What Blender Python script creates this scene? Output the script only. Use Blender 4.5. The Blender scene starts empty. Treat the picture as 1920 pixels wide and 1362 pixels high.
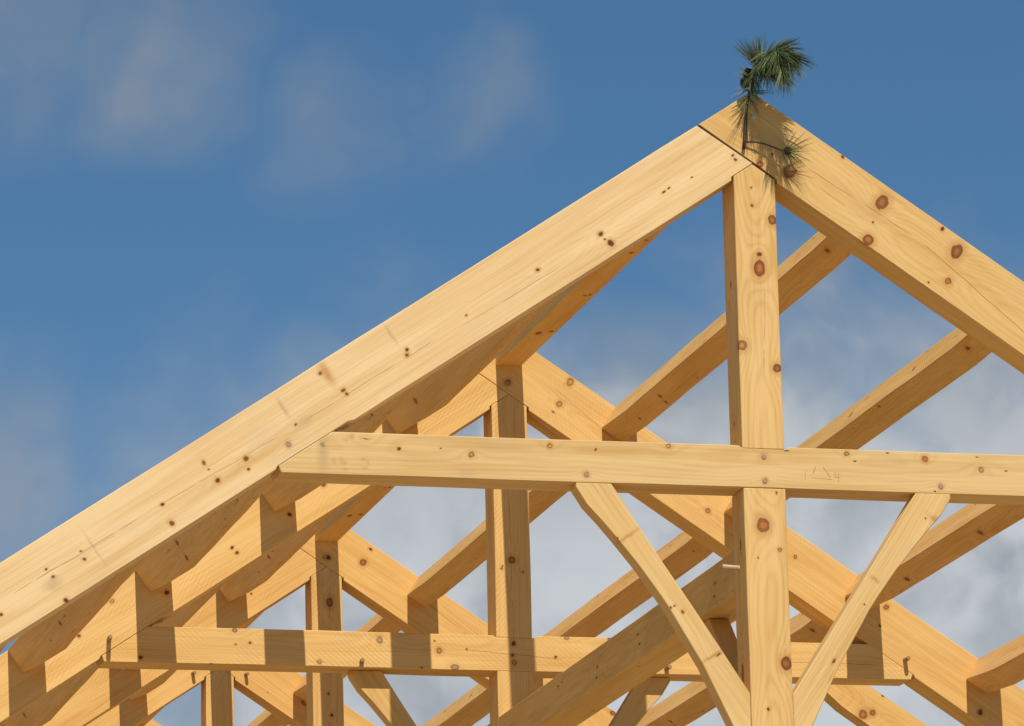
import bpy, bmesh, math, random
from mathutils import Vector, Matrix, noise
R_ = math.radians
S = bpy.context.scene
COL = S.collection

# ---------------------------------------------------------------- camera
APEX = 8.70                      # height of the ridge above the ground
def V(x, y, z): return Vector((x, y, z + APEX))     # coordinates are given from the peak of the front truss
cam = bpy.data.cameras.new('camera'); camo = bpy.data.objects.new('camera', cam); COL.objects.link(camo)
cam.sensor_width = 36; cam.lens = 9828.56 / 1920 * 36; cam.clip_start = 0.5; cam.clip_end = 3000
rx = (0.970283, -0.241027, -0.021395); vw = (0.239233, 0.942259, 0.234339); up = (-0.036322, -0.232493, 0.97192)
cp = V(-7.0194, -22.9051, -7.0712)
camo.matrix_world = Matrix(((rx[0], up[0], -vw[0], cp.x), (rx[1], up[1], -vw[1], cp.y), (rx[2], up[2], -vw[2], cp.z), (0, 0, 0, 1)))
S.camera = camo

# ---------------------------------------------------------------- light, sky, exposure
SUN_EL = 54.0
SUN_X = 0.019                    # sun a touch to the left of square on
sun = bpy.data.lights.new('sun', 'SUN'); suno = bpy.data.objects.new('sun', sun); COL.objects.link(suno)
sun.energy = 5.0; sun.angle = R_(0.53); sun.color = (1.0, 0.93, 0.82)
ld = Vector((SUN_X, math.cos(R_(SUN_EL)), -math.sin(R_(SUN_EL)))).normalized()
suno.rotation_euler = ld.to_track_quat('-Z', 'Y').to_euler(); suno.location = V(-3, -30, 30)
S.view_settings.view_transform = 'Standard'; S.view_settings.look = 'None'
S.view_settings.exposure = -0.08; S.view_settings.gamma = 1; S.view_settings.use_curve_mapping = False

def N(nt, typ, **kw):
    n = nt.nodes.new(typ)
    for k, v in kw.items(): setattr(n, k, v)
    return n
def wire(nt, sock, v):
    if isinstance(v, bpy.types.NodeSocket): nt.links.new(v, sock)
    elif v is not None: sock.default_value = v
def M(nt, op, a, b=None, c=None, clamp=False):
    n = N(nt, 'ShaderNodeMath', operation=op, use_clamp=clamp)
    for i, v in enumerate((a, b, c)):
        if v is not None: wire(nt, n.inputs[i], v)
    return n.outputs[0]
def VM(nt, op, a, b=None, out=0):
    n = N(nt, 'ShaderNodeVectorMath', operation=op)
    wire(nt, n.inputs[0], a)
    if b is not None: wire(nt, n.inputs[1], b)
    return n.outputs[out]
def SS(nt, v, lo, hi, t0=0.0, t1=1.0):
    n = N(nt, 'ShaderNodeMapRange', interpolation_type='SMOOTHSTEP')
    for i, x in enumerate((v, lo, hi, t0, t1)): wire(nt, n.inputs[i], x)
    return n.outputs[0]
def MIX(nt, f, a, b, mode='MIX'):
    n = N(nt, 'ShaderNodeMix', data_type='RGBA', blend_type=mode)
    wire(nt, n.inputs[0], f); wire(nt, n.inputs[6], a); wire(nt, n.inputs[7], b)
    return n.outputs[2]
def NOISE(nt, v, scale, detail=3.0, rough=0.55):
    n = N(nt, 'ShaderNodeTexNoise'); wire(nt, n.inputs['Vector'], v)
    n.inputs['Scale'].default_value = scale; n.inputs['Detail'].default_value = detail; n.inputs['Roughness'].default_value = rough
    return n
def rgb(r, g, b): return (r, g, b, 1.0)

world = bpy.data.worlds.new('World'); S.world = world; world.use_nodes = True
nt = world.node_tree; nt.nodes.clear()
wo = N(nt, 'ShaderNodeOutputWorld'); bg = N(nt, 'ShaderNodeBackground'); bg.inputs[1].default_value = 0.093
nt.links.new(bg.outputs[0], wo.inputs[0])
sky = N(nt, 'ShaderNodeTexSky', sky_type='NISHITA'); sky.sun_disc = False
sky.sun_elevation = R_(SUN_EL); sky.sun_rotation = math.atan2(-ld.x, -ld.y)
sky.altitude = 600; sky.air_density = 0.9; sky.dust_density = 0.25; sky.ozone_density = 3.0
tc = N(nt, 'ShaderNodeTexCoord'); D = tc.outputs['Generated']
skyc = MIX(nt, 1.0, sky.outputs[0], rgb(0.545, 0.80, 0.885), 'MULTIPLY')
# clouds: wisps high up, a paler broken bank lower down towards the roof
def blob(c, r0, r1):
    d = VM(nt, 'DISTANCE', D, c, out=1)
    return SS(nt, d, r1, r0)
wv = VM(nt, 'MULTIPLY', VM(nt, 'SUBTRACT', NOISE(nt, D, 28.0, 3.0).outputs[1], (.5, .5, .5)), (.034, .034, .034))
def wisp(c, r0, r1):                 # a cloud patch with a torn outline
    d = VM(nt, 'DISTANCE', VM(nt, 'ADD', D, wv), c, out=1)
    return SS(nt, d, r1, r0)
n1 = NOISE(nt, VM(nt, 'ADD', D, wv), 26.0, 3.0, 0.45).outputs[0]
n2 = NOISE(nt, VM(nt, 'ADD', D, wv), 75.0, 3.0, 0.45).outputs[0]
tex = M(nt, 'ADD', M(nt, 'MULTIPLY', n1, 0.6), M(nt, 'MULTIPLY', n2, 0.4))
CL = [((0.1440, 0.9440, 0.2970), .000, .036, .52), ((0.1712, 0.9409, 0.2935), .000, .029, .55), ((0.2057, 0.9380, 0.2795), .000, .023, .36),
      ((0.2312, 0.9309, 0.2835), .000, .019, .33), ((0.1440, 0.9660, 0.2150), .000, .034, .60), ((0.2590, 0.9449, 0.2002), .016, .058, .90),
      ((0.3200, 0.9200, 0.2270), .004, .038, .70), ((0.2203, 0.9599, 0.1732), .020, .080, .98), ((0.3297, 0.9235, 0.2050), .010, .045, .74)]
dens = None
for c, r0, r1, k in CL:
    b = M(nt, 'MULTIPLY', wisp(c, r0, r1), k)
    dens = b if dens is None else M(nt, 'MAXIMUM', dens, b)
sz = N(nt, 'ShaderNodeSeparateXYZ'); nt.links.new(D, sz.inputs[0])
bank = SS(nt, VM(nt, 'DISTANCE', D, (0.310, 0.932, 0.19), out=1), 0.19, 0.09)      # one cloud bank behind the roof
low = M(nt, 'MULTIPLY', SS(nt, M(nt, 'ADD', sz.outputs[2], M(nt, 'MULTIPLY', M(nt, 'SUBTRACT', n1, .5), .10)), 0.262, 0.198), bank)
dens = M(nt, 'MAXIMUM', dens, M(nt, 'MULTIPLY', low, 0.92))
thin = M(nt, 'MULTIPLY_ADD', low, .42, SS(nt, tex, 0.34, 0.60, 0.50, 1.10))
cover = M(nt, 'MINIMUM', M(nt, 'MULTIPLY', dens, thin), 0.90)
cloudc = MIX(nt, M(nt, 'MULTIPLY', low, SS(nt, tex, 0.34, 0.58, .25, 1.0)), rgb(3.4, 3.7, 4.0), rgb(7.0, 7.2, 7.4))
nt.links.new(MIX(nt, cover, skyc, cloudc), bg.inputs[0])

# ---------------------------------------------------------------- knots seen in the timbers: x, z from the peak, radii along and across the grain, kind
K_R1L = [(-0.762, -0.736, 0.0182, 0.013, 0), (-0.714, -0.778, 0.0182, 0.0208, 0), (-0.742, -0.761, 0.0078, 0.0052, 0), (-1.071, -0.924, 0.013, 0.0104, 0), (-1.418, -1.156, 0.0078, 0.0065, 0), (-1.703, -1.33, 0.0104, 0.0104, 0), (-1.703, -1.355, 0.013, 0.0117, 0), (-2.005, -1.533, 0.013, 0.0104, 0), (-1.991, -1.55, 0.0104, 0.0104, 0), (-2.66, -1.896, 0.0104, 0.0156, 0), (-2.638, -1.927, 0.0078, 0.0052, 0), (-2.465, -1.87, 0.0182, 0.0143, 0), (-2.453, -1.921, 0.0104, 0.0078, 0), (-2.597, -1.976, 0.0169, 0.0156, 0), (-2.853, -2.095, 0.0117, 0.0104, 0), (-2.81, -2.18, 0.0156, 0.0169, 0), (-2.23, -1.702, 0.0104, 0.0078, 0), (-3.225, -2.322, 0.0078, 0.0052, 0), (-3.21, -2.359, 0.0104, 0.0104, 0), (-3.382, -2.408, 0.0104, 0.0078, 0), (-3.351, -2.443, 0.0104, 0.0091, 0), (-3.293, -2.549, 0.0156, 0.013, 0), (-3.587, -2.62, 0.0104, 0.0104, 0), (-0.447, -0.517, 0.0156, 0.0078, 0), (-0.423, -0.497, 0.0104, 0.0065, 0), (-0.103, -0.323, 0.0104, 0.0078, 0), (-0.091, -0.343, 0.0104, 0.0091, 0), (-0.309, -0.44, 0.0065, 0.0052, 0), (-2.114, -1.457, 0.013, 0.0104, 0), (-1.316, -1.275, 0.0078, 0.0052, 0)]
K_R1R = [(0.03, -0.359, 0.0182, 0.0182, 1), (0.174, -0.389, 0.0339, 0.0391, 1), (0.63, -0.52, 0.0320, 0.0440, 1), (0.554, -0.707, 0.0287, 0.0287, 1), (0.995, -0.746, 0.0300, 0.0440, 1), (0.945, -0.895, 0.0182, 0.0182, 1), (0.846, -0.904, 0.0078, 0.0078, 0), (0.927, -0.636, 0.013, 0.0156, 0), (0.442, -0.302, 0.013, 0.0104, 0), (0.095, -0.308, 0.0078, 0.0078, 0), (0.581, -0.619, 0.0078, 0.0078, 0), (0.206, -0.379, 0.0078, 0.0078, 0)]
K_KP1 = [(-0.017, -0.565, 0.0104, 0.0104, 0), (0.081, -0.631, 0.0261, 0.0234, 1), (0.01, -0.869, 0.0443, 0.0313, 1), (0.012, -0.801, 0.0156, 0.0182, 0), (-0.089, -1.248, 0.0287, 0.0287, 2), (0.08, -1.352, 0.0234, 0.0234, 1), (-0.014, -2.107, 0.0391, 0.0339, 1), (0.065, -2.222, 0.0117, 0.0117, 2), (0.075, -2.759, 0.0365, 0.03, 1), (-0.043, -2.263, 0.0065, 0.0052, 0), (0.056, -1.95, 0.0104, 0.0078, 0), (-0.016, -0.476, 0.0091, 0.0065, 0), (-0.02, -2.976, 0.0104, 0.0104, 0)]
K_C1 = [(-2.106, -1.793, 0.0104, 0.0104, 3), (-1.749, -1.798, 0.0117, 0.0104, 0), (-1.406, -1.817, 0.0143, 0.0143, 2), (-1.031, -1.762, 0.0143, 0.0143, 2), (-0.813, -1.772, 0.0078, 0.0078, 0), (-0.461, -1.745, 0.0143, 0.013, 2), (0.408, -1.752, 0.0143, 0.013, 2), (0.792, -1.765, 0.0169, 0.0169, 1), (1.07, -1.808, 0.0156, 0.0182, 3), (0.11, -1.749, 0.0208, 0.0047, 4), (0.446, -1.787, 0.0104, 0.0042, 4), (0.608, -1.743, 0.0104, 0.0042, 4), (1.052, -1.747, 0.0104, 0.0042, 4), (1.195, -1.809, 0.0104, 0.0042, 4), (0.835, -1.921, 0.0104, 0.0042, 4), (-1.906, -1.758, 0.0208, 0.0039, 0), (-1.55, -1.789, 0.0065, 0.0052, 0)]
K_C2 = [(-0.765, -1.773, 0.021, 0.024, 3), (-1.106, -1.903, 0.0165, 0.015, 3), (-0.429, -1.825, 0.0195, 0.0195, 2), (-0.455, -1.774, 0.009, 0.0075, 0), (-0.006, -1.776, 0.018, 0.018, 0), (-0.013, -1.842, 0.012, 0.012, 0), (-0.005, -1.884, 0.015, 0.015, 2), (-0.343, -1.915, 0.0301, 0.018, 3), (-0.274, -1.815, 0.0075, 0.0075, 0), (0.234, -1.848, 0.0105, 0.0105, 0), (-1.578, -1.739, 0.018, 0.015, 3), (-0.53, -1.923, 0.012, 0.006, 0), (-2.099, -1.902, 0.015, 0.015, 0), (-1.707, -1.935, 0.018, 0.012, 3), (0.298, -1.738, 0.018, 0.012, 3), (-1.573, -1.816, 0.006, 0.006, 0), (-1.492, -1.808, 0.012, 0.009, 0)]
K_R2R = [(0.355, -0.274, 0.021, 0.0271, 2), (0.289, -0.403, 0.0195, 0.0195, 2), (-0.004, -0.287, 0.021, 0.021, 0), (1.138, -0.989, 0.0165, 0.0165, 2), (1.643, -1.241, 0.012, 0.012, 2), (2.172, -1.515, 0.0165, 0.018, 1), (2.705, -2.106, 0.0195, 0.0225, 0), (2.13, -1.621, 0.012, 0.009, 0), (0.252, -0.45, 0.012, 0.006, 0)]
K_R2L = [(-2.256, -1.596, 0.015, 0.012, 2), (-2.438, -1.793, 0.012, 0.012, 0), (-1.588, -1.278, 0.0135, 0.0105, 0), (-1.562, -1.307, 0.0135, 0.012, 0), (-1.069, -0.908, 0.018, 0.015, 0), (-1.952, -1.538, 0.018, 0.018, 0), (-1.264, -1.083, 0.0135, 0.0135, 0), (-2.608, -1.891, 0.012, 0.009, 0)]
K_KP2 = [(-0.007, -1.303, 0.0225, 0.0225, 1), (-0.064, -1.353, 0.012, 0.009, 0), (0.055, -1.37, 0.009, 0.0075, 0), (-0.06, -1.34, 0.0075, 0.006, 0)]
K_R3R = [(0.244, -0.323, 0.0247, 0.0265, 1), (0.295, -0.233, 0.0177, 0.0106, 0), (0.014, -0.297, 0.023, 0.0212, 0), (3.614, -1.254, 0.0353, 0.0424, 1), (3.681, -1.242, 0.0283, 0.0247, 1), (3.756, -1.126, 0.0177, 0.0141, 0), (1.899, -1.279, 0.0212, 0.0177, 1)]
K_KP3 = [(0.017, -0.593, 0.0353, 0.0247, 1), (0.002, -1.193, 0.0106, 0.0106, 0), (0.021, -1.332, 0.0141, 0.0141, 0)]
K_BL = [(-0.701, -2.191, 0.0052, 0.0052, 0), (-0.672, -2.177, 0.0651, 0.0065, 5), (-0.416, -2.53, 0.013, 0.013, 0), (-0.472, -2.511, 0.0091, 0.0065, 0), (-0.454, -2.503, 0.0078, 0.0052, 0), (-0.279, -2.732, 0.0065, 0.0521, 5), (-0.714, -2.194, 0.0065, 0.0065, 0)]
K_BR = [(0.782, -2.051, 0.0065, 0.0065, 0), (0.835, -2.059, 0.0313, 0.0156, 5), (0.305, -2.756, 0.0078, 0.0261, 0), (0.293, -2.799, 0.0365, 0.0057, 4), (0.464, -2.472, 0.0065, 0.0065, 0), (0.521, -2.351, 0.0078, 0.0208, 5)]

# ---------------------------------------------------------------- wood
KINDS = {  # inner colour, rim colour, softness of the rim, strength, halo
    0: ((.155, .034, .007), (.100, .022, .005), .45, 1.0, .50), 1: ((.37, .145, .045), (.150, .036, .009), .20, 1.0, .60),
    2: ((.52, .285, .095), (.170, .050, .013), .20, .95, .45), 3: ((.34, .255, .150), (.105, .068, .036), .20, .9, .25),
    4: ((.012, .009, .007), (.012, .009, .007), .30, 1.0, 0.), 5: ((.40, .165, .055), (.36, .15, .05), .75, .6, .35),
    6: ((.34, .25, .15), (.34, .25, .15), .95, .42, 0.), 7: ((.46, .22, .07), (.44, .21, .07), .85, .34, .2)}
def make_groups():
    g = bpy.data.node_groups.new('knot colour', 'ShaderNodeTree')
    for n, t in (('Color', 'NodeSocketColor'), ('P', 'NodeSocketVector'), ('Center', 'NodeSocketVector'), ('Inv', 'NodeSocketVector'), ('Inner', 'NodeSocketColor'),
                 ('Rim', 'NodeSocketColor'), ('Soft', 'NodeSocketFloat'), ('Strength', 'NodeSocketFloat'), ('Halo', 'NodeSocketFloat')):
        g.interface.new_socket(n, in_out='INPUT', socket_type=t)
    g.interface.new_socket('Color', in_out='OUTPUT', socket_type='NodeSocketColor')
    i = g.nodes.new('NodeGroupInput'); o = g.nodes.new('NodeGroupOutput')
    I = {s.name: s for s in i.outputs}
    d = VM(g, 'LENGTH', VM(g, 'MULTIPLY', VM(g, 'SUBTRACT', I['P'], I['Center']), I['Inv']), out=1)
    halo = M(g, 'MULTIPLY', SS(g, d, 2.4, 0.9), I['Halo'])
    c = MIX(g, halo, I['Color'], rgb(.50, .245, .072))
    mask = M(g, 'MULTIPLY', SS(g, d, M(g, 'ADD', 1.0, M(g, 'MULTIPLY', I['Soft'], .5)), M(g, 'SUBTRACT', 1.0, I['Soft'])), I['Strength'])
    rim = SS(g, d, .10, .95)
    ringlet = M(g, 'MULTIPLY', M(g, 'SINE', M(g, 'MULTIPLY', d, 16.0)), .12)
    kc = MIX(g, M(g, 'ADD', rim, ringlet, clamp=True), I['Inner'], I['Rim'])
    g.links.new(MIX(g, mask, c, kc), o.inputs[0])
    w = bpy.data.node_groups.new('knot grain', 'ShaderNodeTree')
    for n, t in (('F', 'NodeSocketFloat'), ('P', 'NodeSocketVector'), ('Center', 'NodeSocketVector'), ('Inv', 'NodeSocketVector'), ('R', 'NodeSocketFloat')):
        w.interface.new_socket(n, in_out='INPUT', socket_type=t)
    w.interface.new_socket('F', in_out='OUTPUT', socket_type='NodeSocketFloat')
    i = w.nodes.new('NodeGroupInput'); o = w.nodes.new('NodeGroupOutput')
    I = {s.name: s for s in i.outputs}
    d = VM(w, 'LENGTH', VM(w, 'MULTIPLY', VM(w, 'SUBTRACT', I['P'], I['Center']), I['Inv']), out=1)
    e = M(w, 'MULTIPLY', M(w, 'EXPONENT', M(w, 'MULTIPLY', d, -.55)), M(w, 'MULTIPLY', I['R'], 1.6))
    w.links.new(M(w, 'ADD', I['F'], e), o.inputs[0])
    return g, w
KG, WG = make_groups()

def wood(name, knots=(), tone=(1, 1, 1), saw=None, checks=(), seed=0, grain=1.0):
    """Pine along local X.  knots: (x, y, z, r along, r across, kind); saw: angle of band-saw marks; checks: (x0, z0, x1, z1, y) drying cracks."""
    m = bpy.data.materials.new(name); m.use_nodes = True; nt = m.node_tree; nt.nodes.clear()
    out = N(nt, 'ShaderNodeOutputMaterial'); bs = N(nt, 'ShaderNodeBsdfPrincipled'); nt.links.new(bs.outputs[0], out.inputs[0])
    rnd = random.Random(seed * 7919 + 13)
    P = N(nt, 'ShaderNodeTexCoord').outputs['Object']
    info = N(nt, 'ShaderNodeObjectInfo').outputs['Random']
    off = VM(nt, 'ADD', P, (rnd.uniform(-9, 9), rnd.uniform(-9, 9), rnd.uniform(-9, 9)))
    offv = N(nt, 'ShaderNodeCombineXYZ'); nt.links.new(M(nt, 'MULTIPLY', info, 31.0), offv.inputs[0]); nt.links.new(M(nt, 'MULTIPLY', info, 17.0), offv.inputs[2])
    Q = VM(nt, 'ADD', off, offv.outputs[0])
    wob = NOISE(nt, Q, 38.0, 2.0).outputs[1]
    Pd = VM(nt, 'ADD', P, VM(nt, 'MULTIPLY', VM(nt, 'SUBTRACT', wob, (.5, .5, .5)), (.015, .015, .015)))
    # growth rings round a wandering pith, pushed aside by the knots
    F = 0.0
    for k in knots:
        if k[5] in (0, 1, 2, 3) and max(k[3], k[4]) > .012:
            n = N(nt, 'ShaderNodeGroup', node_tree=WG); wire(nt, n.inputs[0], F); wire(nt, n.inputs[1], P)
            n.inputs[2].default_value = k[:3]; r = max(k[3], k[4]); n.inputs[3].default_value = (.55 / r, 1.1 / r, 1.1 / r); n.inputs[4].default_value = r
            F = n.outputs[0]
    sp = N(nt, 'ShaderNodeSeparateXYZ'); nt.links.new(P, sp.inputs[0])
    py, pz = rnd.uniform(.03, .17), rnd.uniform(-.06, .06)
    dy, dz = M(nt, 'SUBTRACT', sp.outputs[1], py), M(nt, 'SUBTRACT', sp.outputs[2], pz)
    rad = M(nt, 'SQRT', M(nt, 'ADD', M(nt, 'MULTIPLY', dy, dy), M(nt, 'MULTIPLY', dz, dz)))
    drift = NOISE(nt, VM(nt, 'MULTIPLY', Q, (1.1, 2.2, 2.2)), 1.0, 2.0, .45).outputs[0]
    rad = M(nt, 'ADD', M(nt, 'ADD', rad, M(nt, 'MULTIPLY', drift, .055)), F)
    ring = M(nt, 'MULTIPLY_ADD', M(nt, 'SINE', M(nt, 'MULTIPLY', rad, 6.2832 / .0115)), .5, .5)
    ring = M(nt, 'POWER', ring, 2.2)
    fine = NOISE(nt, VM(nt, 'MULTIPLY', Q, (1.6, 75, 75)), 1.0, 3.0, .6).outputs[0]
    broad = NOISE(nt, VM(nt, 'MULTIPLY', Q, (1.1, 11, 11)), 1.0, 3.0, .55).outputs[0]
    patch = NOISE(nt, VM(nt, 'MULTIPLY', Q, (2.2, 5, 5)), 1.0, 3.0, .55).outputs[0]
    f = M(nt, 'ADD', M(nt, 'MULTIPLY', ring, .24 * grain), M(nt, 'MULTIPLY', M(nt, 'SUBTRACT', fine, .5), 1.3))
    f = M(nt, 'ADD', f, M(nt, 'MULTIPLY', M(nt, 'SUBTRACT', broad, .38), 1.7), clamp=True)
    lt = tuple(a * b for a, b in zip((.735, .492, .202), tone)); dk = tuple(a * b for a, b in zip((.570, .320, .094), tone))
    c = MIX(nt, f, rgb(*lt), rgb(*dk))
    c = MIX(nt, SS(nt, patch, .54, .76, 0, .38), c, rgb(lt[0] * .78, lt[1] * .80, lt[2] * .95))
    blot = NOISE(nt, VM(nt, 'MULTIPLY', Q, (1.3, 3.0, 3.0)), 1.0, 4.0, .6).outputs[0]
    c = MIX(nt, SS(nt, blot, .52, .74, 0, .30), c, rgb(lt[0] * .95, lt[1] * .82, lt[2] * .62))
    hgt = M(nt, 'ADD', M(nt, 'MULTIPLY', fine, .35), M(nt, 'MULTIPLY', ring, .12))
    if saw is not None:
        q = M(nt, 'ADD', M(nt, 'MULTIPLY', sp.outputs[0], math.cos(R_(saw))), M(nt, 'MULTIPLY', M(nt, 'ADD', sp.outputs[2], sp.outputs[1]), math.sin(R_(saw))))
        jit = NOISE(nt, VM(nt, 'MULTIPLY', Q, (2, 3, 3)), 1.0, 2.0).outputs[0]
        ph = M(nt, 'ADD', M(nt, 'MULTIPLY', q, 6.2832 / .0215), M(nt, 'MULTIPLY', jit, 14.0))
        wv = M(nt, 'ADD', M(nt, 'SINE', ph), M(nt, 'MULTIPLY', M(nt, 'SINE', M(nt, 'MULTIPLY', ph, 2.37)), .5))
        amp = SS(nt, NOISE(nt, VM(nt, 'MULTIPLY', Q, (3, 4, 4)), 1.0, 2.0).outputs[0], .35, .7, .0, 1.0)
        wv = M(nt, 'MULTIPLY', wv, amp)
        hgt = M(nt, 'ADD', hgt, M(nt, 'MULTIPLY', wv, .42))
        c = MIX(nt, M(nt, 'MULTIPLY_ADD', wv, .05, .04, clamp=True), c, rgb(dk[0] * .86, dk[1] * .78, dk[2] * .66))
    for k in knots:
        inner, rim, soft, st, halo = KINDS[k[5]]
        n = N(nt, 'ShaderNodeGroup', node_tree=KG)
        wire(nt, n.inputs[0], c); wire(nt, n.inputs[1], Pd); n.inputs[2].default_value = k[:3]; kf = 1.22 if k[5] == 0 else 1.08
        n.inputs[3].default_value = (kf / k[3], kf / k[4], kf / k[4])
        v = rnd.uniform(.8, 1.25)
        n.inputs[4].default_value = rgb(*(x * v for x in inner)); n.inputs[5].default_value = rgb(*(x * v for x in rim))
        n.inputs[6].default_value = soft; n.inputs[7].default_value = st * (rnd.uniform(.85, 1) if k[5] == 0 else rnd.uniform(.85, 1)); n.inputs[8].default_value = halo
        c = n.outputs[0]
    for (x0, z0, x1, z1, w) in checks:
        if x1 < x0: x0, z0, x1, z1 = x1, z1, x0, z0
        zl = M(nt, 'MULTIPLY_ADD', M(nt, 'SUBTRACT', sp.outputs[0], x0), (z1 - z0) / (x1 - x0), z0)
        wig = M(nt, 'MULTIPLY', M(nt, 'SUBTRACT', NOISE(nt, VM(nt, 'MULTIPLY', Q, (5, 0, 0)), 1.0, 3.0).outputs[0], .5), .016)
        dd = M(nt, 'ABSOLUTE', M(nt, 'SUBTRACT', M(nt, 'ADD', sp.outputs[2], wig), zl))
        inr = M(nt, 'MULTIPLY', SS(nt, sp.outputs[0], x0, x0 + .06), SS(nt, sp.outputs[0], x1, x1 - .06))
        front = SS(nt, sp.outputs[1], .02, .01)
        brk = SS(nt, NOISE(nt, VM(nt, 'MULTIPLY', Q, (9, 1, 1)), 1.0, 2.0).outputs[0], .32, .5)
        mk = M(nt, 'MULTIPLY', M(nt, 'MULTIPLY', SS(nt, dd, w, w * .25), M(nt, 'MULTIPLY', inr, front)), M(nt, 'MULTIPLY', brk, .62))
        c = MIX(nt, mk, c, rgb(.20, .085, .028))
    nt.links.new(c, bs.inputs['Base Color'])
    bs.inputs['Roughness'].default_value = .7; bs.inputs['Specular IOR Level'].default_value = .12
    bp = N(nt, 'ShaderNodeBump'); bp.inputs['Strength'].default_value = .35 if saw is None else .6; bp.inputs['Distance'].default_value = .0016
    nt.links.new(hgt, bp.inputs['Height']); nt.links.new(bp.outputs[0], bs.inputs['Normal'])
    return m

def plain(name, col, rough=.6, metal=0.0, vary=.25, scale=30.0):
    m = bpy.data.materials.new(name); m.use_nodes = True; nt = m.node_tree; bs = nt.nodes['Principled BSDF']
    P = N(nt, 'ShaderNodeTexCoord').outputs['Object']
    n = NOISE(nt, P, scale, 3.0).outputs[0]
    nt.links.new(MIX(nt, n, rgb(*(x * (1 - vary) for x in col)), rgb(*(min(1, x * (1 + vary)) for x in col))), bs.inputs['Base Color'])
    bs.inputs['Roughness'].default_value = rough; bs.inputs['Metallic'].default_value = metal
    return m

# ---------------------------------------------------------------- objects
def tag(o, label=None, cat=None, group=None, kind=None):
    for k, v in (('label', label), ('category', cat), ('group', group), ('kind', kind)):
        if v: o[k] = v
    return o
def empty(name, loc):
    o = bpy.data.objects.new(name, None); COL.objects.link(o); o.location = loc; o.empty_display_size = .2
    return o
def link(name, bm, mat, parent=None, mw=None, smooth=False):
    me = bpy.data.meshes.new(name); bmesh.ops.recalc_face_normals(bm, faces=bm.faces); bm.to_mesh(me); bm.free()
    if smooth: me.polygons.foreach_set('use_smooth', [True] * len(me.polygons))
    o = bpy.data.objects.new(name, me); COL.objects.link(o)
    if mat: me.materials.append(mat)
    mw = mw or Matrix.Identity(4)
    if parent is not None:
        o.parent = parent; mw = Matrix.Translation(-PARENT_AT[parent.name]) @ mw
    o.matrix_basis = mw
    return o
PARENT_AT = {}
def root(name, loc):
    e = empty(name, loc); PARENT_AT[e.name] = Vector(loc); return e
def add_prism(bm, pts, ext, bev=.003, wob=0.0):
    """pts: polygon of Vectors, pushed along ext; edges eased."""
    t = bmesh.new()
    a = [t.verts.new(p) for p in pts]; b = [t.verts.new(p + ext) for p in pts]
    t.faces.new(a); t.faces.new(b[::-1])
    for i in range(len(pts)): t.faces.new((a[i], b[i], b[(i + 1) % len(pts)], a[(i + 1) % len(pts)]))
    bmesh.ops.recalc_face_normals(t, faces=t.faces)
    if bev: bmesh.ops.bevel(t, geom=list(t.edges), offset=bev, segments=1, profile=.5, affect='EDGES', clamp_overlap=True)
    if wob:
        xs = [v.co.x for v in t.verts]; x = min(xs) + .13
        while x < max(xs) - .1:
            bmesh.ops.bisect_plane(t, geom=list(t.verts) + list(t.edges) + list(t.faces), plane_co=(x, 0, 0), plane_no=(1, 0, 0)); x += .22
        of = Vector((WOB.uniform(-50, 50), WOB.uniform(-50, 50), WOB.uniform(-50, 50)))
        for v in t.verts:
            a = noise.noise_vector(v.co * 1.1 + of) * .0028 * wob + noise.noise_vector(v.co * 5.0 + of) * .0016 * wob
            v.co += Vector((0, a.y * .5, a.z))
    me = bpy.data.meshes.new('t'); t.to_mesh(me); t.free(); bm.from_mesh(me); bpy.data.meshes.remove(me)
WOB = random.Random(8)
def frame(O, x, y):
    x = Vector(x).normalized(); y = Vector(y).normalized(); z = x.cross(y)
    return Matrix(((x.x, y.x, z.x, O.x), (x.y, y.y, z.y, O.y), (x.z, y.z, z.z, O.z), (0, 0, 0, 1)))

SEED = [0]
def member(name, polys, yf, y0, y1, along, parent, knots=(), **kw):
    """A timber of a truss. polys: outlines in truss x, z from the peak; yf: front plane of the truss; y0..y1 depth."""
    SEED[0] += 1
    xs = [p[0] for q in polys for p in q]; zs = [p[1] for q in polys for p in q]
    ox, oz = (min(xs) + max(xs)) / 2, (min(zs) + max(zs)) / 2
    d = Vector((along[0], along[1])).normalized()
    F = frame(V(ox, yf, oz), (d.x, 0, d.y), (0, 1, 0)); Fi = F.inverted()
    bm = bmesh.new()
    for q in polys: add_prism(bm, [Fi @ V(x, yf + y0, z) for x, z in q], Vector((0, y1 - y0, 0)), .0032, 1.0)
    ks = []
    for k in knots:
        p = Fi @ V(k[0], yf + y0, k[1]); ks.append((p.x, p.y + (k[5] if len(k) > 5 else 0), p.z, k[2], k[3], k[4]))
    ks += [k for k in kw.pop('side', ())]
    ch = []
    for c in kw.pop('checks', ()):
        a, b = Fi @ V(c[0], yf + y0, c[1]), Fi @ V(c[2], yf + y0, c[3]); ch.append((a.x, a.z, b.x, b.z, c[4] if len(c) > 4 else .0035))
    m = kw.pop('mat', None) or wood('pine %s' % name.replace('_', ' '), ks, checks=ch, seed=SEED[0], **kw)
    return link(name, bm, m, parent, F)

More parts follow.
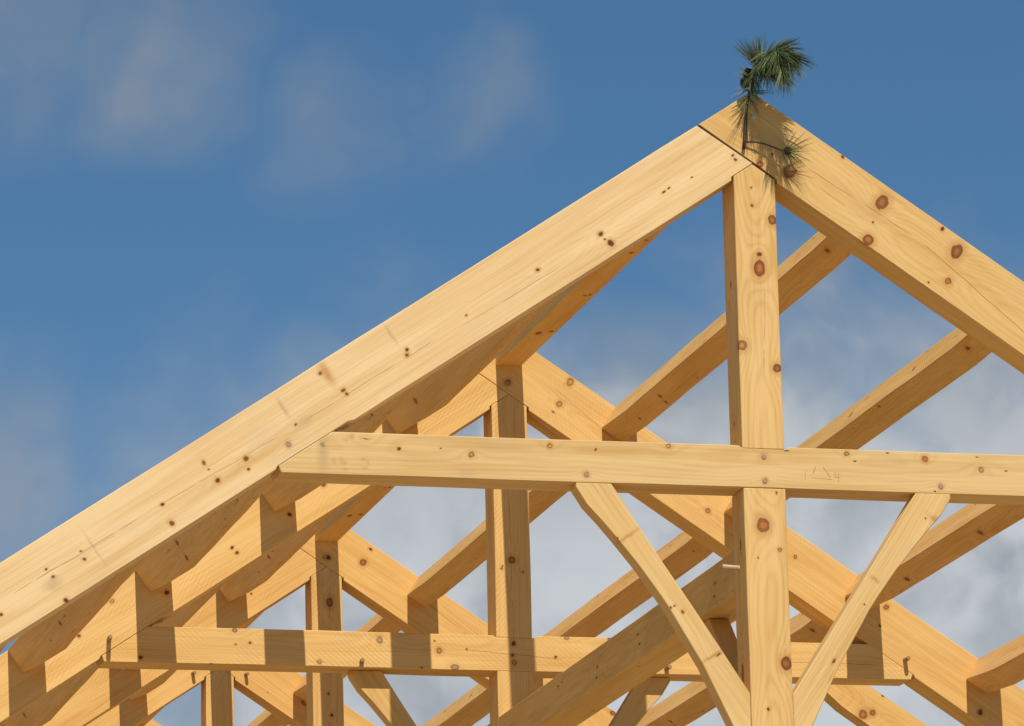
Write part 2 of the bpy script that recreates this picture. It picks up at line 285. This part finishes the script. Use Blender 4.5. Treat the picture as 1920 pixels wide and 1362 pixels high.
def auto_knots(rnd, L, ys, zs, step=.45, big=1.0):
    """whorls of knots along a timber: two faces across y, two across z"""
    out = []; x = -L / 2 + rnd.uniform(.1, step)
    while x < L / 2 - .05:
        for _ in range(rnd.choice((1, 2, 2, 3))):
            f = rnd.randrange(4); r = rnd.choice((.006, .008, .010, .013, .017)) * big
            y = ys[0] if f == 0 else ys[1] if f == 1 else rnd.uniform(ys[0] + .02, ys[1] - .02)
            z = zs[0] if f == 2 else zs[1] if f == 3 else rnd.uniform(zs[0] + .02, zs[1] - .02)
            out.append((x + rnd.uniform(-.03, .03), y, z, r * rnd.uniform(1, 1.7), r, 1 if r > .012 * big else rnd.choice((0, 0, 0, 2))))
        x += step * rnd.uniform(.6, 1.5)
    return out

T_ = .6643; TH = math.atan(T_); CO, SI = math.cos(TH), math.sin(TH)
K = .1016; RV = .3727; CT, CB = 1.7299, 1.9303; PENT = .3547; DEP = .2
YS = [0.0, 4.8226, 9.7507, 13.4294, 17.06]

def peg(parent, x, z, yf, out, r=.0127, mat=None, dx=0, dz=0):
    """round oak peg, its end standing OUT in front of the face"""
    bm = bmesh.new(); n = 14; L = out + .03
    rr = [bm.verts.new((math.cos(6.2832 * i / n) * r, 0, math.sin(6.2832 * i / n) * r)) for i in range(n)]
    r1 = [bm.verts.new((math.cos(6.2832 * i / n) * r + dx, -L * .93, math.sin(6.2832 * i / n) * r + dz)) for i in range(n)]
    r2 = [bm.verts.new((math.cos(6.2832 * i / n) * r * .8 + dx, -L, math.sin(6.2832 * i / n) * r * .8 + dz)) for i in range(n)]
    for a, b in ((rr, r1), (r1, r2)):
        for i in range(n): bm.faces.new((a[i], a[(i + 1) % n], b[(i + 1) % n], b[i]))
    bm.faces.new(r2); bm.faces.new(rr[::-1])
    return link('peg', bm, mat, parent, Matrix.Translation(V(x, yf + .03, z)))

M_PEG = plain('oak peg end grain', (.33, .235, .15), .8, scale=180)
M_PEG2 = plain('oak peg', (.34, .20, .09), .7, scale=90)

# ---------------------------------------------------------------- ground
def ground():
    m = bpy.data.materials.new('dry sandy ground'); m.use_nodes = True; nt = m.node_tree; bs = nt.nodes['Principled BSDF']
    P = N(nt, 'ShaderNodeTexCoord').outputs['Object']
    a = NOISE(nt, P, .35, 5.0).outputs[0]; b = NOISE(nt, P, 9.0, 4.0).outputs[0]
    c = MIX(nt, a, rgb(.34, .25, .14), rgb(.44, .33, .20)); c = MIX(nt, M(nt, 'MULTIPLY', b, .5), c, rgb(.32, .22, .11))
    nt.links.new(c, bs.inputs['Base Color']); bs.inputs['Roughness'].default_value = .95
    bp = N(nt, 'ShaderNodeBump'); bp.inputs['Distance'].default_value = .03; nt.links.new(b, bp.inputs['Height']); nt.links.new(bp.outputs[0], bs.inputs['Normal'])
    bm = bmesh.new(); bmesh.ops.create_grid(bm, x_segments=40, y_segments=40, size=900)
    tag(link('ground', bm, m), kind='structure')
ground()

# ---------------------------------------------------------------- roof trusses
BRL = [(-.912, -1.9322), (-.912, -1.956), (-.861, -2.036), (-.793, -2.108), (-.722, -2.192), (-.624, -2.312), (-.540, -2.428), (-.488, -2.503), (-.326, -2.775), (-.190, -3.055), (-.103, -3.24), (-.103, -2.905), (-.227, -2.716), (-.368, -2.502), (-.496, -2.311), (-.613, -2.134), (-.741, -1.9322)]
SLOPE_L = 5.85; EAVE_X = SLOPE_L * CO
def bottom(x, dz=0.0): return -RV - T_ * abs(x) + dz
def truss(i, label):
    yf = YS[i]; e = root('roof_truss', (0, yf, 0)); tag(e, label, 'roof truss', 'pine roof trusses one behind the other')
    KK = KNOTS.get(i, {}); first = i == 0
    gap = .0095 if first else .0035
    # joint lines
    xb, zb = -PENT / (2 * T_), -PENT / 2
    h = .0125                                             # depth of the seat cut for the collar tie
    def under(s):                                         # underside of a rafter with the seat for the collar tie
        return [(s * 1.955, bottom(1.955)), (s * 1.985, bottom(1.985, h)), (s * 2.318, bottom(2.318, h)), (s * 2.326, bottom(2.326))]
    kg = K + .011
    tail = lambda s: [(s * EAVE_X, -T_ * EAVE_X), (s * EAVE_X, bottom(EAVE_X) + .0)]
    right = [(0, 0)] + tail(1) + under(1)[::-1] + [(kg, bottom(kg)), (kg, -PENT - T_ * kg), (xb, zb)]
    nx, nz = -SI * gap, -CO * gap                         # shift of the butting rafter
    left = [(xb + nx * 1.4, zb + nz * .6)] + tail(-1) + under(-1)[::-1] + [(-kg, bottom(kg)), (-kg, -PENT - T_ * kg), (0 + nx, -PENT + nz * .3)]
    saw = None if first else 48
    tones = TONES[i]
    member('rafter', [right], yf, 0, DEP, (CO, -SI), e, KK.get('RR', ()), tone=tones[0], saw=None if first else 40, checks=KK.get('cRR', ()), side=SIDE.get((i, 'RR'), ()))
    member('rafter', [left], yf, 0, DEP, (-CO, -SI), e, KK.get('RL', ()), tone=tones[1], saw=None if first else -62, checks=KK.get('cRL', ()), grain=.6 if first else 1)
    g = .0015
    kt = .0105 if first else g
    kp = [[(-K, -PENT - T_ * K - g), (-(kt - g) / (2 * T_), -PENT - (kt + g) / 2), (K, -PENT - T_ * K - kt), (K, -CT - .0128), (-K, -CT - .0128)],
          [(-K, -CB - g), (K, -CB - g), (K, -3.90), (-K, -3.90)]]
    member('king_post', kp, yf, 0, DEP, (0, -1), e, KK.get('KP', ()), tone=tones[2], saw=saw, checks=KK.get('cKP', ()), grain=1.5 if first else 1, side=SIDE.get((i, 'KP'), ()))
    cl = [(-2.043 + .002, -CT), (-2.313, bottom(2.313, h) - g), (-2.300, -CB), (2.300, -CB), (2.313, bottom(2.313, h) - g), (2.041, -CT),
          (K + .024, -CT), (K + .012, -CT - .0113), (-K - .004, -CT - .0113), (-K - .02, -CT)]
    cl[0] = (-(CT - RV + h) / T_ + .001, -CT); cl[5] = ((CT - RV + h) / T_ - .001, -CT)
    member('collar_tie', [cl], yf, 0, DEP, (1, 0), e, KK.get('C', ()), tone=tones[3], saw=saw, checks=KK.get('cC', ()), side=SIDE.get((i, 'C'), ()))
    yb = 0.0 if first else .078
    member('brace', [BRL], yf, yb, yb + .1, (.55, -.83), e, KK.get('BL', ()), tone=tones[4])
    member('brace', [[(-x, z) for x, z in BRL][::-1]], yf, yb, yb + .1, (-.55, -.83), e, KK.get('BR', ()), tone=tones[4], checks=KK.get('cBR', ()))
    # below the picture: tie beam and posts down to the ground
    if i < 5:
        member('tie_beam', [[(-4.1, -3.903), (4.1, -3.903), (4.1, -4.20), (-4.1, -4.20)]], yf, 0, DEP, (1, 0), e, mat=M_LOW)
        for s in (-1, 1):
            member('post', [[(s * 4.103, bottom(4.103) - g), (s * 4.303, bottom(4.303) - g), (s * 4.303, -APEX), (s * 4.103, -APEX)]], yf, 0, DEP, (0, -1), e, mat=M_LOW)
    # pegs
    if first:
        for x, z in ((-2.266, -1.799), (2.266, -1.799), (-.86, -1.894), (.865, -1.896), (.001, -1.781), (.001, -1.897), (.004, -.298)):
            peg(e, x, z, yf, .002, r=.0118, mat=M_PEG)
    else:
        for x, z, o in ((-2.272, -1.812, .085), (2.266, -1.818, .06), (-.866, -1.90, .05), (.866, -1.90, .06), (-.006, -.30, .025)):
            peg(e, x, z, yf, o, mat=M_PEG2, dx=.008 * (1 if x > 0 else -1), dz=.004)
        if i == 3:
            for x, z, o in ((-.20, -.405, .05), (.185, -.405, .05)): peg(e, x, z, yf, o, mat=M_PEG2, dx=.01)
    if first:                                             # added black strip painting the shade in the open joint at the peak
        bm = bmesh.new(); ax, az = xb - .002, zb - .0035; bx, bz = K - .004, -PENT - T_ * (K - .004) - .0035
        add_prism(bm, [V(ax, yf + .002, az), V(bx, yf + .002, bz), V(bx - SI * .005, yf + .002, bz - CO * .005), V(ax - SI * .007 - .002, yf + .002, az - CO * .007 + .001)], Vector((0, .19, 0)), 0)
        link('joint_shade_strip', bm, M_GAP_SHADE, e)
    if first:                                             # carpenter's mark in pencil on the collar tie: 1, triangle, 4
        bm = bmesh.new()
        for ln in [[(0.1997, -1.8416), (0.1986, -1.8743)], [(0.2522, -1.8138), (0.2368, -1.8491)], [(0.2307, -1.8664), (0.3313, -1.8719)], [(0.2875, -1.8127), (0.3227, -1.8653)], [(0.346, -1.8369), (0.3458, -1.8612), (0.3726, -1.8593)], [(0.3627, -1.8363), (0.361, -1.8814)]]:
            for a, b in zip(ln, ln[1:]):
                d = Vector((b[0] - a[0], 0, b[1] - a[1])).normalized(); w_ = Vector((d.z, 0, -d.x)) * .0010
                A, B = V(a[0], -.0045, a[1]), V(b[0], -.0045, b[1])
                bm.faces.new([bm.verts.new(p) for p in (A - w_, A + w_, B + w_, B - w_)])
        link('pencil_mark', bm, M_PENCIL, e)
    # peg through the king post into the lengthwise beam, standing out at the side
    if i < 2:
        bm = bmesh.new(); add_prism(bm, [Vector((0, math.cos(a) * .011, math.sin(a) * .011)) for a in [6.2832 * k / 8 for k in range(8)]], Vector((-.115, -.01, .004)), 0)
        link('peg', bm, M_PEGL, e, Matrix.Translation(V(-K + .03, yf + .119 if first else yf + .12, -2.291)))
        bm = bmesh.new(); add_prism(bm, [Vector((0, math.cos(a) * .011, math.sin(a) * .011)) for a in [6.2832 * k / 8 for k in range(8)]], Vector((.06, .01, 0)), 0)
        link('peg', bm, M_PEG2, e, Matrix.Translation(V(K - .03, yf + .119, -2.291)))
    return e
M_GAP_SHADE = plain('painted gap shade', (.022, .017, .013), .95, scale=90)  # shade as a near-black colour, for the strip added at the peak
M_PENCIL = plain('pencil on pine', (.60, .405, .158), .8, scale=200)
M_PEGL = plain('fresh oak peg', (.52, .36, .20), .7, scale=60)
M_LOW = wood('pine lower frame', (), saw=48, seed=77)

def local_c(x, z, ra, rb, t): return (x, z, ra, rb, t)
KNOTS = {
 0: dict(RL=K_R1L + [(-2.29, -1.625, .013, .062, 6), (-2.19, -1.685, .055, .020, 6), (-3.165, -2.305, .006, .115, 6), (-1.775, -1.265, .010, .065, 6), (-2.084, -1.455, .018, .05, 5), (-3.351, -2.475, .055, .035, 6), (-2.266, -1.797, .0158, .0158, 0)],
         cRL=[(-3.55, -2.535, -2.95, -2.155, .0025), (-2.90, -2.12, -2.3, -1.755, .002), (-2.2, -1.690, -1.55, -1.265, .0022), (-1.45, -1.215, -.95, -.895, .002), (-3.43, -2.46, -3.0, -2.2, .0017)],
         RR=K_R1R, cRR=[(.25, -.36, .80, -.69, .0028), (.80, -.69, 1.40, -1.20, .0035), (.30, -.445, .55, -.62, .0025)],
         KP=K_KP1 + [(-.102, -2.19, .03, .010, 1, .08), (-.102, -2.79, .05, .018, 1, .12), (-.102, -.93, .02, .009, 0, .1), (-.102, -1.60, .02, .008, 0, .12)],
         cKP=[(.036, -.95, .012, -1.40, .003)],
         C=K_C1 + [(-2.105, -1.835, .032, .12, 6), (-1.999, -1.769, 0.012, 0.008, 7), (-1.968, -1.748, 0.010, 0.012, 7), (-2.020, -1.860, 0.014, 0.010, 7), (-2.055, -1.866, 0.008, 0.014, 7), (-2.008, -1.875, 0.012, 0.007, 7), (-1.915, -1.857, 0.010, 0.008, 7), (-1.895, -1.871, 0.006, 0.010, 7), (-1.911, -1.896, 0.012, 0.006, 7), (-2.003, -1.904, 0.012, 0.006, 7), (-1.43, -1.905, .055, .022, 6), (.001, -1.779, .0155, .0155, 0), (.002, -1.894, .0158, .0158, 0), (-.86, -1.892, .0158, .0158, 0), (.866, -1.894, .0155, .0155, 0)],
         BL=[(-.672, -2.180, .007, .060, 5), (-.72, -2.19, .006, .006, 0), (-.416, -2.53, .011, .010, 0), (-.472, -2.511, .008, .006, 0), (-.454, -2.503, .005, .008, 0), (-.279, -2.732, .006, .055, 5), (-.25, -2.725, .006, .018, 0)],
         BR=[(.782, -2.051, .006, .006, 0), (.835, -2.059, .014, .035, 5), (.305, -2.745, .022, .006, 0), (.464, -2.472, .006, .006, 0), (.521, -2.351, .008, .022, 5)],
         cBR=[(.315, -2.775, .265, -2.86, .006)]),
 1: dict(RR=K_R2R, RL=K_R2L, KP=K_KP2, C=K_C2, cC=[(-.30, -1.815, .30, -1.862, .0025), (1.2, -1.84, 2.1, -1.845, .0022)], cRR=[(.25, -.30, .75, -.72, .002), (1.9, -1.63, 2.3, -1.90, .002)], cKP=[(-.012, -.95, -.005, -1.9, .0025)]),
 2: dict(RR=K_R3R, KP=K_KP3, RL=[(-.5, -.55, .012, .01, 0), (-1.2, -1.0, .012, .012, 1)], cRR=[(.5, -.45, 1.2, -1.0, .0025), (.75, -.58, 1.3, -1.02, .002)], cKP=[(.02, -.45, .01, -1.1, .0025)]),
 3: dict(RR=[(.62, -.60, .03, .022, 2), (.35, -.53, .006, .006, 0)], KP=[(0, -.36, .018, .018, 1)], RL=[(-.60, -.55, .022, .02, 2), (-1.0, -.9, .02, .018, 0)], cRR=[(.2, -.32, .6, -.64, .0025)]),
}
SIDE = {}
rs = random.Random(4)
def under_knots(n, zf, y0=.03, y1=.17):
    return [(rs.uniform(-2.6, 2.6), rs.uniform(y0, y1), zf, rs.uniform(.012, .028), rs.uniform(.007, .012), rs.choice((0, 0, 1))) for _ in range(n)]
TONES = [  # right rafter, left rafter, king post, collar tie, braces
    ((.96, .95, .93), (1.06, 1.14, 1.46), (.99, .99, 1.0), (.95, .985, 1.10), (1.0, 1.03, 1.12)),
    ((1.02, .97, .88), (1.05, 1.02, .95), (1.0, .96, .88), (1.03, 1.0, .93), (.95, .95, .92)),
    ((1.03, .94, .80), (1.02, .95, .82), (1.0, .95, .86), (1.0, .96, .88), (.96, .95, .9)),
    ((1.03, .95, .82), (1.03, .96, .84), (1.0, .95, .86), (1.0, .96, .88), (.96, .95, .9)),
    ((1.03, .97, .86), (1.03, .97, .86), (1.0, .95, .86), (1.0, .96, .88), (.96, .95, .9))]
LABELS = ['front roof truss of smooth planed pine, the one with the green bough at its peak',
          'second roof truss from the front, its rough-sawn collar tie crossed by vertical shadow bands',
          'third roof truss from the front, its peak showing under the front collar tie',
          'fourth roof truss, only its peak with two stubby pegs showing under the second collar tie',
          'farthest roof truss, just a sliver of pale rafter showing low beneath the others']
for i in range(5): truss(i, LABELS[i])

# ---------------------------------------------------------------- purlins, dropped into the rafters
PM = []
for v in range(7):
    rnd = random.Random(50 + v)
    kk = auto_knots(rnd, 4.6, (-.075, .075), (-.1, .1), .42)
    kk += [(rnd.uniform(-2.1, 2.1), s_ * .073, rnd.uniform(-.09, .09), rnd.uniform(.02, .05), rnd.uniform(.0035, .006), rnd.choice((0, 5, 5))) for s_ in (-1, 1) for _ in range(7)]
    PM.append(wood('pine purlin', kk, tone=(1.0 + .03 * (v % 3), .97, .88 + .03 * (v % 2)), saw=None if v % 2 else 50, seed=60 + v))
ORD = ('first', 'second', 'third', 'fourth', 'fifth')
BAYN = ('the front and second trusses', 'the second and third trusses', 'the third and fourth trusses', 'the fourth and farthest trusses')
def purlin(bay, side, k):
    ya, yb = YS[bay] + DEP, YS[bay + 1]
    s0 = .737 + .838 * k; w = .146
    rd = random.Random(bay * 100 + side * 10 + k)
    def P(y, s, n): return V(side * (s * CO - n * SI), y, -(s * SI + n * CO))
    r1, r2 = rd.uniform(.52, .66), rd.uniform(.45, .6)
    prof = [(ya + .001, -.002), (yb - .001, -.002), (yb - .001, .150), (yb - r1, .2), (ya + r2, .2), (ya + .001, .150)]
    F = frame(P((ya + yb) / 2, s0 + w / 2, .1), (0, 1, 0), (side * CO, 0, -SI)); Fi = F.inverted()
    bm = bmesh.new()
    add_prism(bm, [Fi @ P(y, s0, n) for y, n in prof], Fi.to_3x3() @ (P(0, w, 0) - P(0, 0, 0)), .0045, 1.8)
    o = link('purlin', bm, PM[rd.randrange(7)], None, F)
    face = 'sunlit' if side > 0 else 'shaded'
    tag(o, '%s purlin of the %s slope, %s below the ridge, between %s' % (face, 'right' if side > 0 else 'left', ORD[k], BAYN[bay]), 'purlin', 'purlins between the roof trusses')
    return o
SPAN = {(0, 1): 4, (0, -1): 5, (1, 1): 3, (1, -1): 4, (2, 1): 3, (2, -1): 3, (3, 1): 3, (3, -1): 2}
for (bay, side), n in SPAN.items():
    for k in range(n): purlin(bay, side, k)

# ---------------------------------------------------------------- ridge beams
for bay in range(4):
    ya, yb = YS[bay] + DEP, YS[bay + 1]
    w = .0745; zt = -T_ * w
    pts = [(-w, -.191), (-w, zt), (0, .002), (w, zt), (w, -.191)]
    F = frame(V(0, (ya + yb) / 2, -.1), (0, 1, 0), (1, 0, 0)); Fi = F.inverted()
    bm = bmesh.new(); add_prism(bm, [Fi @ V(x, ya + .001, z) for x, z in pts], Vector((yb - ya - .002, 0, 0)), .003)
    rnd = random.Random(bay)
    ks = auto_knots(rnd, 4.4, (-.075, .075), (-.1, .1), .6) + [(x, y, .091, a, b, 1) for x, y, a, b in ((1.55, -.02, .034, .014), (1.5, .04, .024, .011), (.7, .02, .015, .008), (.68, .045, .018, .008), (-.2, .03, .022, .010))]
    o = link('ridge_beam', bm, wood('pine ridge beam', ks, tone=(1.03, .95, .80), seed=90 + bay), None, F)
    tag(o, 'ridge beam under the roof peak running between %s' % BAYN[bay], 'ridge beam', 'ridge beams along the peak')

# ---------------------------------------------------------------- lengthwise beams between the king posts, with knee braces
for bay in range(2):
    ya, yb = YS[bay] + DEP, YS[bay + 1]
    e = root('longitudinal_beam', (0, (ya + yb) / 2, 0))
    tag(e, ('lengthwise beam between the king posts of %s, with dark knee brace' if bay == 0 else 'lengthwise beam between the king posts of %s, mostly hidden low down') % BAYN[bay], 'beam', 'lengthwise beams between king posts')
    F = frame(V(0, (ya + yb) / 2, -2.2915), (0, 1, 0), (1, 0, 0)); Fi = F.inverted()
    bm = bmesh.new(); add_prism(bm, [Fi @ V(x, ya + .001, z) for x, z in ((-.1, -2.394), (-.1, -2.189), (.1, -2.189), (.1, -2.394))], Vector((yb - ya - .002, 0, 0)), .004)
    rnd = random.Random(31 + bay)
    ks = auto_knots(rnd, 4.5, (-.1, .1), (-.1025, .1025), .5, .9)
    ks += [(x, -.1, z, .022, .007, 0) for x, z in ((-1.98, -.01), (-1.96, .05), (-1.3, .02), (-1.28, .06), (-.6, -.02), (-.62, .03), (.2, .0), (.22, .05), (1.0, -.04))]
    link('beam', bm, wood('pine lengthwise beam', ks, tone=(.97, .95, .86), saw=20, seed=95 + bay), e, F)
    for end in (0, 1):
        q = [(.616, -2.3955), (.742, -2.3955), (0, -3.14), (0, -3.01)]
        q = [(ya + .002 + y, z) for y, z in q] if end == 0 else [(yb - .002 - y, z) for y, z in q]
        mid = sum(y for y, z in q) / 4
        F = frame(V(0, mid, -2.77), (0, .707 if end == 0 else -.707, .707), (1, 0, 0)); Fi = F.inverted()
        bm = bmesh.new(); add_prism(bm, [Fi @ V(-.05, y, z) for y, z in q], Fi.to_3x3() @ Vector((.1, 0, 0)), .003)
        link('knee_brace', bm, wood('pine knee brace', (), tone=(.9, .84, .72), seed=110 + bay * 2 + end), e, F)

# ---------------------------------------------------------------- short strut under the second collar tie
e_y = YS[1] + 1.51
q = [(2.142, -1.419), (3.6, -2.387), (3.6, -2.638), (2.538, -1.933), (2.373, -1.821), (2.287, -1.743), (2.142, -1.647)]
o = member('jack_rafter', [q], e_y, 0, .14, (CO, -SI), None, [(2.501, -1.863, 0.03, 0.033, 1), (2.561, -1.852, 0.02, 0.022, 1), (2.628, -1.749, 0.012, 0.01, 0)], tone=(1.03, .95, .82), saw=40)
tag(o, 'short jack rafter with two big round knots, seen below the second collar tie', 'jack rafter')

# ---------------------------------------------------------------- pine bough nailed to the peak
M_BARK = plain('pine bark', (.060, .048, .036), .9, scale=120, vary=.5)
M_CONE = plain('pine cone', (.085, .056, .036), .85, scale=160, vary=.5)
def needle_mat():
    m = bpy.data.materials.new('pine needles'); m.use_nodes = True; nt = m.node_tree; bs = nt.nodes['Principled BSDF']
    a = N(nt, 'ShaderNodeAttribute', attribute_name='shade').outputs['Fac']
    c = MIX(nt, a, rgb(.028, .050, .022), rgb(.215, .255, .090))
    nt.links.new(c, bs.inputs['Base Color']); bs.inputs['Roughness'].default_value = .45
    return m
M_NDL = needle_mat()
rb = random.Random(12)
bough = root('pine_bough', V(-.05, -.03, -.29)); tag(bough, 'green pine bough with cones fixed to the peak of the front truss', 'pine bough')
def tube(name, pts, r0, r1, mat, parent):
    bm = bmesh.new(); rings = []; n = 8
    for i, p in enumerate(pts):
        d = (pts[min(i + 1, len(pts) - 1)] - pts[max(i - 1, 0)]).normalized(); a = d.orthogonal().normalized(); b = d.cross(a)
        r = r0 + (r1 - r0) * i / (len(pts) - 1); r *= 1 + rb.uniform(-.12, .18)
        rings.append([bm.verts.new(p + a * math.cos(6.2832 * k / n) * r + b * math.sin(6.2832 * k / n) * r) for k in range(n)])
    for u, w in zip(rings, rings[1:]):
        # match the ring seams
        off = min(range(n), key=lambda s: sum((u[k].co - w[(k + s) % n].co).length for k in range(n)))
        for k in range(n): bm.faces.new((u[k], u[(k + 1) % n], w[(k + 1 + off) % n], w[(k + off) % n]))
        w[:] = w[off:] + w[:off]
    bm.faces.new(rings[0][::-1]); bm.faces.new(rings[-1])
    return link(name, bm, mat, parent, None, True)
def needles(name, tufts, parent, per=3, thick=1.0):
    bm = bmesh.new(); lay = bm.verts.layers.float.new('shade')
    for c, ax, n, L, spread, droop, seg in tufts:
        ax = Vector(ax).normalized(); c = Vector(c); u = ax.orthogonal().normalized(); w = ax.cross(u)
        for _ in range(n):
            ph = rb.uniform(0, 6.2832); t = spread * math.sqrt(rb.random()) ; t = max(.05, t)
            d = (ax * math.cos(t) + (u * math.cos(ph) + w * math.sin(ph)) * math.sin(t)).normalized()
            base = c + ax * rb.uniform(-seg, 0) ; ln = L * rb.uniform(.7, 1.1); sh = min(1, max(0, rb.gauss(.4, .3)))
            for f in range(per):
                dd = (d + Vector((rb.gauss(0, .06), rb.gauss(0, .06), rb.gauss(0, .06)))).normalized()
                a = dd.orthogonal().normalized(); b = dd.cross(a); rr = []
                for q_, rad in ((0, .0011), (.45, .0012), (.8, .0009), (1, .0003)):
                    p = base + dd * ln * q_ + Vector((0, 0, -droop * ln * q_ * q_))
                    rr.append([bm.verts.new(p + (a * math.cos(2.0944 * k) + b * math.sin(2.0944 * k)) * rad * thick) for k in range(3)])
                    for v in rr[-1]: v[lay] = sh
                for x, y in zip(rr, rr[1:]):
                    for k in range(3): bm.faces.new((x[k], x[(k + 1) % 3], y[(k + 1) % 3], y[k]))
    return link(name, bm, M_NDL, parent)
def cone(c, ax, L, r, parent):
    bm = bmesh.new(); ax = Vector(ax).normalized(); u = ax.orthogonal().normalized(); w = ax.cross(u); n = 70
    core = bmesh.ops.create_icosphere(bm, subdivisions=2, radius=1)['verts']
    for v in core: v.co = Vector(c) + ax * v.co.z * L * .42 + u * v.co.x * r * .6 + w * v.co.y * r * .6
    for i in range(n):
        t = (i + .5) / n; a = i * 2.39996; pr = r * .55 * math.sin(math.pi * (t * .85 + .1)) + .002
        o_ = (u * math.cos(a) + w * math.sin(a)); s_ = ax.cross(o_)
        p = Vector(c) + ax * (t - .5) * L * .9 + o_ * pr
        tip = p + o_ * r * .5 + ax * L * .06; hw = r * .24
        vs = [bm.verts.new(x) for x in (p - s_ * hw * .6, p + s_ * hw * .6, tip + s_ * hw, tip + o_ * .002, tip - s_ * hw, p + ax * .006 + o_ * .001)]
        bm.faces.new((vs[0], vs[1], vs[2], vs[3], vs[4])); bm.faces.new((vs[0], vs[4], vs[5])); bm.faces.new((vs[1], vs[5], vs[2])); bm.faces.new((vs[4], vs[3], vs[2], vs[5]))
    return link('cone', bm, M_CONE, parent)
W_ = lambda *p: V(*p)
tube('stem', [W_(-.053, -.012, -.292), W_(-.046, -.016, -.24), W_(-.040, -.02, -.16), W_(-.034, -.03, -.08), W_(-.022, -.045, -.01), W_(-.010, -.07, .05), (W_(.004, -.10, .10)), W_(.02, -.13, .125)], .0085, .005, M_BARK, bough)
tube('twig', [W_(.0, -.09, .085), W_(.035, -.14, .135), W_(.075, -.19, .145), W_(.11, -.23, .125), W_(.125, -.26, .09)], .005, .0035, M_BARK, bough)
tube('twig', [W_(.06, -.17, .144), W_(.072, -.22, .10), W_(.078, -.26, .04), W_(.08, -.28, -.01)], .004, .003, M_BARK, bough)
tube('twig', [W_(-.052, -.014, -.257), W_(.0, -.026, -.258), W_(.045, -.035, -.268), W_(.09, -.04, -.285), W_(.132, -.05, -.303)], .0045, .0035, M_BARK, bough)
TU = [((-.01, -.09, .06), (-.2, -.3, -1), 22, .11, .7, .1, .05), ((.005, -.10, .085), (.3, -.4, -.9), 30, .115, .8, .12, .05), ((-.025, -.07, .05), (-.7, -.3, .2), 8, .10, .5, .05, .03),
      ((.0, -.10, .11), (-.42, -.1, 1), 36, .165, .58, .02, .07), ((.02, -.12, .12), (.35, -.2, .9), 18, .155, .7, .03, .05),
      ((.06, -.17, .145), (.9, -.3, .4), 22, .13, .55, .15, .03), ((.085, -.20, .145), (.9, -.25, .1), 56, .13, .7, .25, .06), ((.12, -.25, .10), (.6, -.4, -.55), 72, .13, .85, .2, .08),
      ((.06, -.20, .11), (-.15, -.4, -.9), 64, .125, .75, .15, .07), ((.075, -.22, .10), (.1, -.4, -.9), 70, .125, .75, .15, .08), ((.08, -.27, .0), (.1, -.35, -.9), 47, .12, .55, .1, .07),
      ((.03, -.15, .11), (-.25, -.5, -.8), 56, .12, .8, .15, .07), ((.035, -.15, .06), (-.05, -.4, -.9), 30, .115, .6, .15, .05), ((-.012, -.065, .04), (.15, -.4, -1), 16, .13, .5, .05, .05),
      ((-.02, -.05, .0), (-.6, -.5, -.4), 8, .12, .8, .05, .02), ((-.03, -.04, -.05), (-.3, -.6, -.7), 9, .14, .6, .05, .03), ((-.03, -.05, -.02), (.3, -.7, -.6), 12, .14, .7, .05, .03)]
needles('needles', [(W_(*c), a, n, L, s, d, g_) for c, a, n, L, s, d, g_ in TU], bough)
needles('needles', [(W_(.14, -.06, -.305), (.85, -.3, .45), 26, .150, .55, .0, .02), (W_(.14, -.06, -.308), (.6, -.4, -.75), 30, .140, .6, .1, .02), (W_(.128, -.055, -.31), (-.1, -.3, -.95), 9, .12, .25, .05, .01)], bough, 1, .85)
cone(W_(-.032, -.06, .062), (.15, -.25, 1), .058, .027, bough); cone(W_(-.046, -.055, .02), (-.35, -.2, .9), .055, .025, bough); cone(W_(.148, -.065, -.306), (.6, -.5, -.3), .036, .017, bough)
cone(W_(.012, -.10, .105), (.2, -.3, 1), .045, .019, bough)
# the screw that holds it
M_ZINC = plain('zinc plated steel', (.62, .66, .66), .35, .9, .15, 60)
bm = bmesh.new()
add_prism(bm, [Vector((math.cos(6.2832 * k / 16) * .012, 0, math.sin(6.2832 * k / 16) * .012)) for k in range(16)], Vector((0, -.003, 0)), .0006)
add_prism(bm, [Vector((math.cos(1.0472 * k) * .0085, -.003, math.sin(1.0472 * k) * .0085)) for k in range(6)], Vector((0, -.009, 0)), .001)
tag(link('lag_screw', bm, M_ZINC, None, Matrix.Translation(V(.004, -.0005, -.128))), 'shiny zinc lag screw with washer holding the pine bough at the peak', 'screw')
bpy.context.view_layer.update()
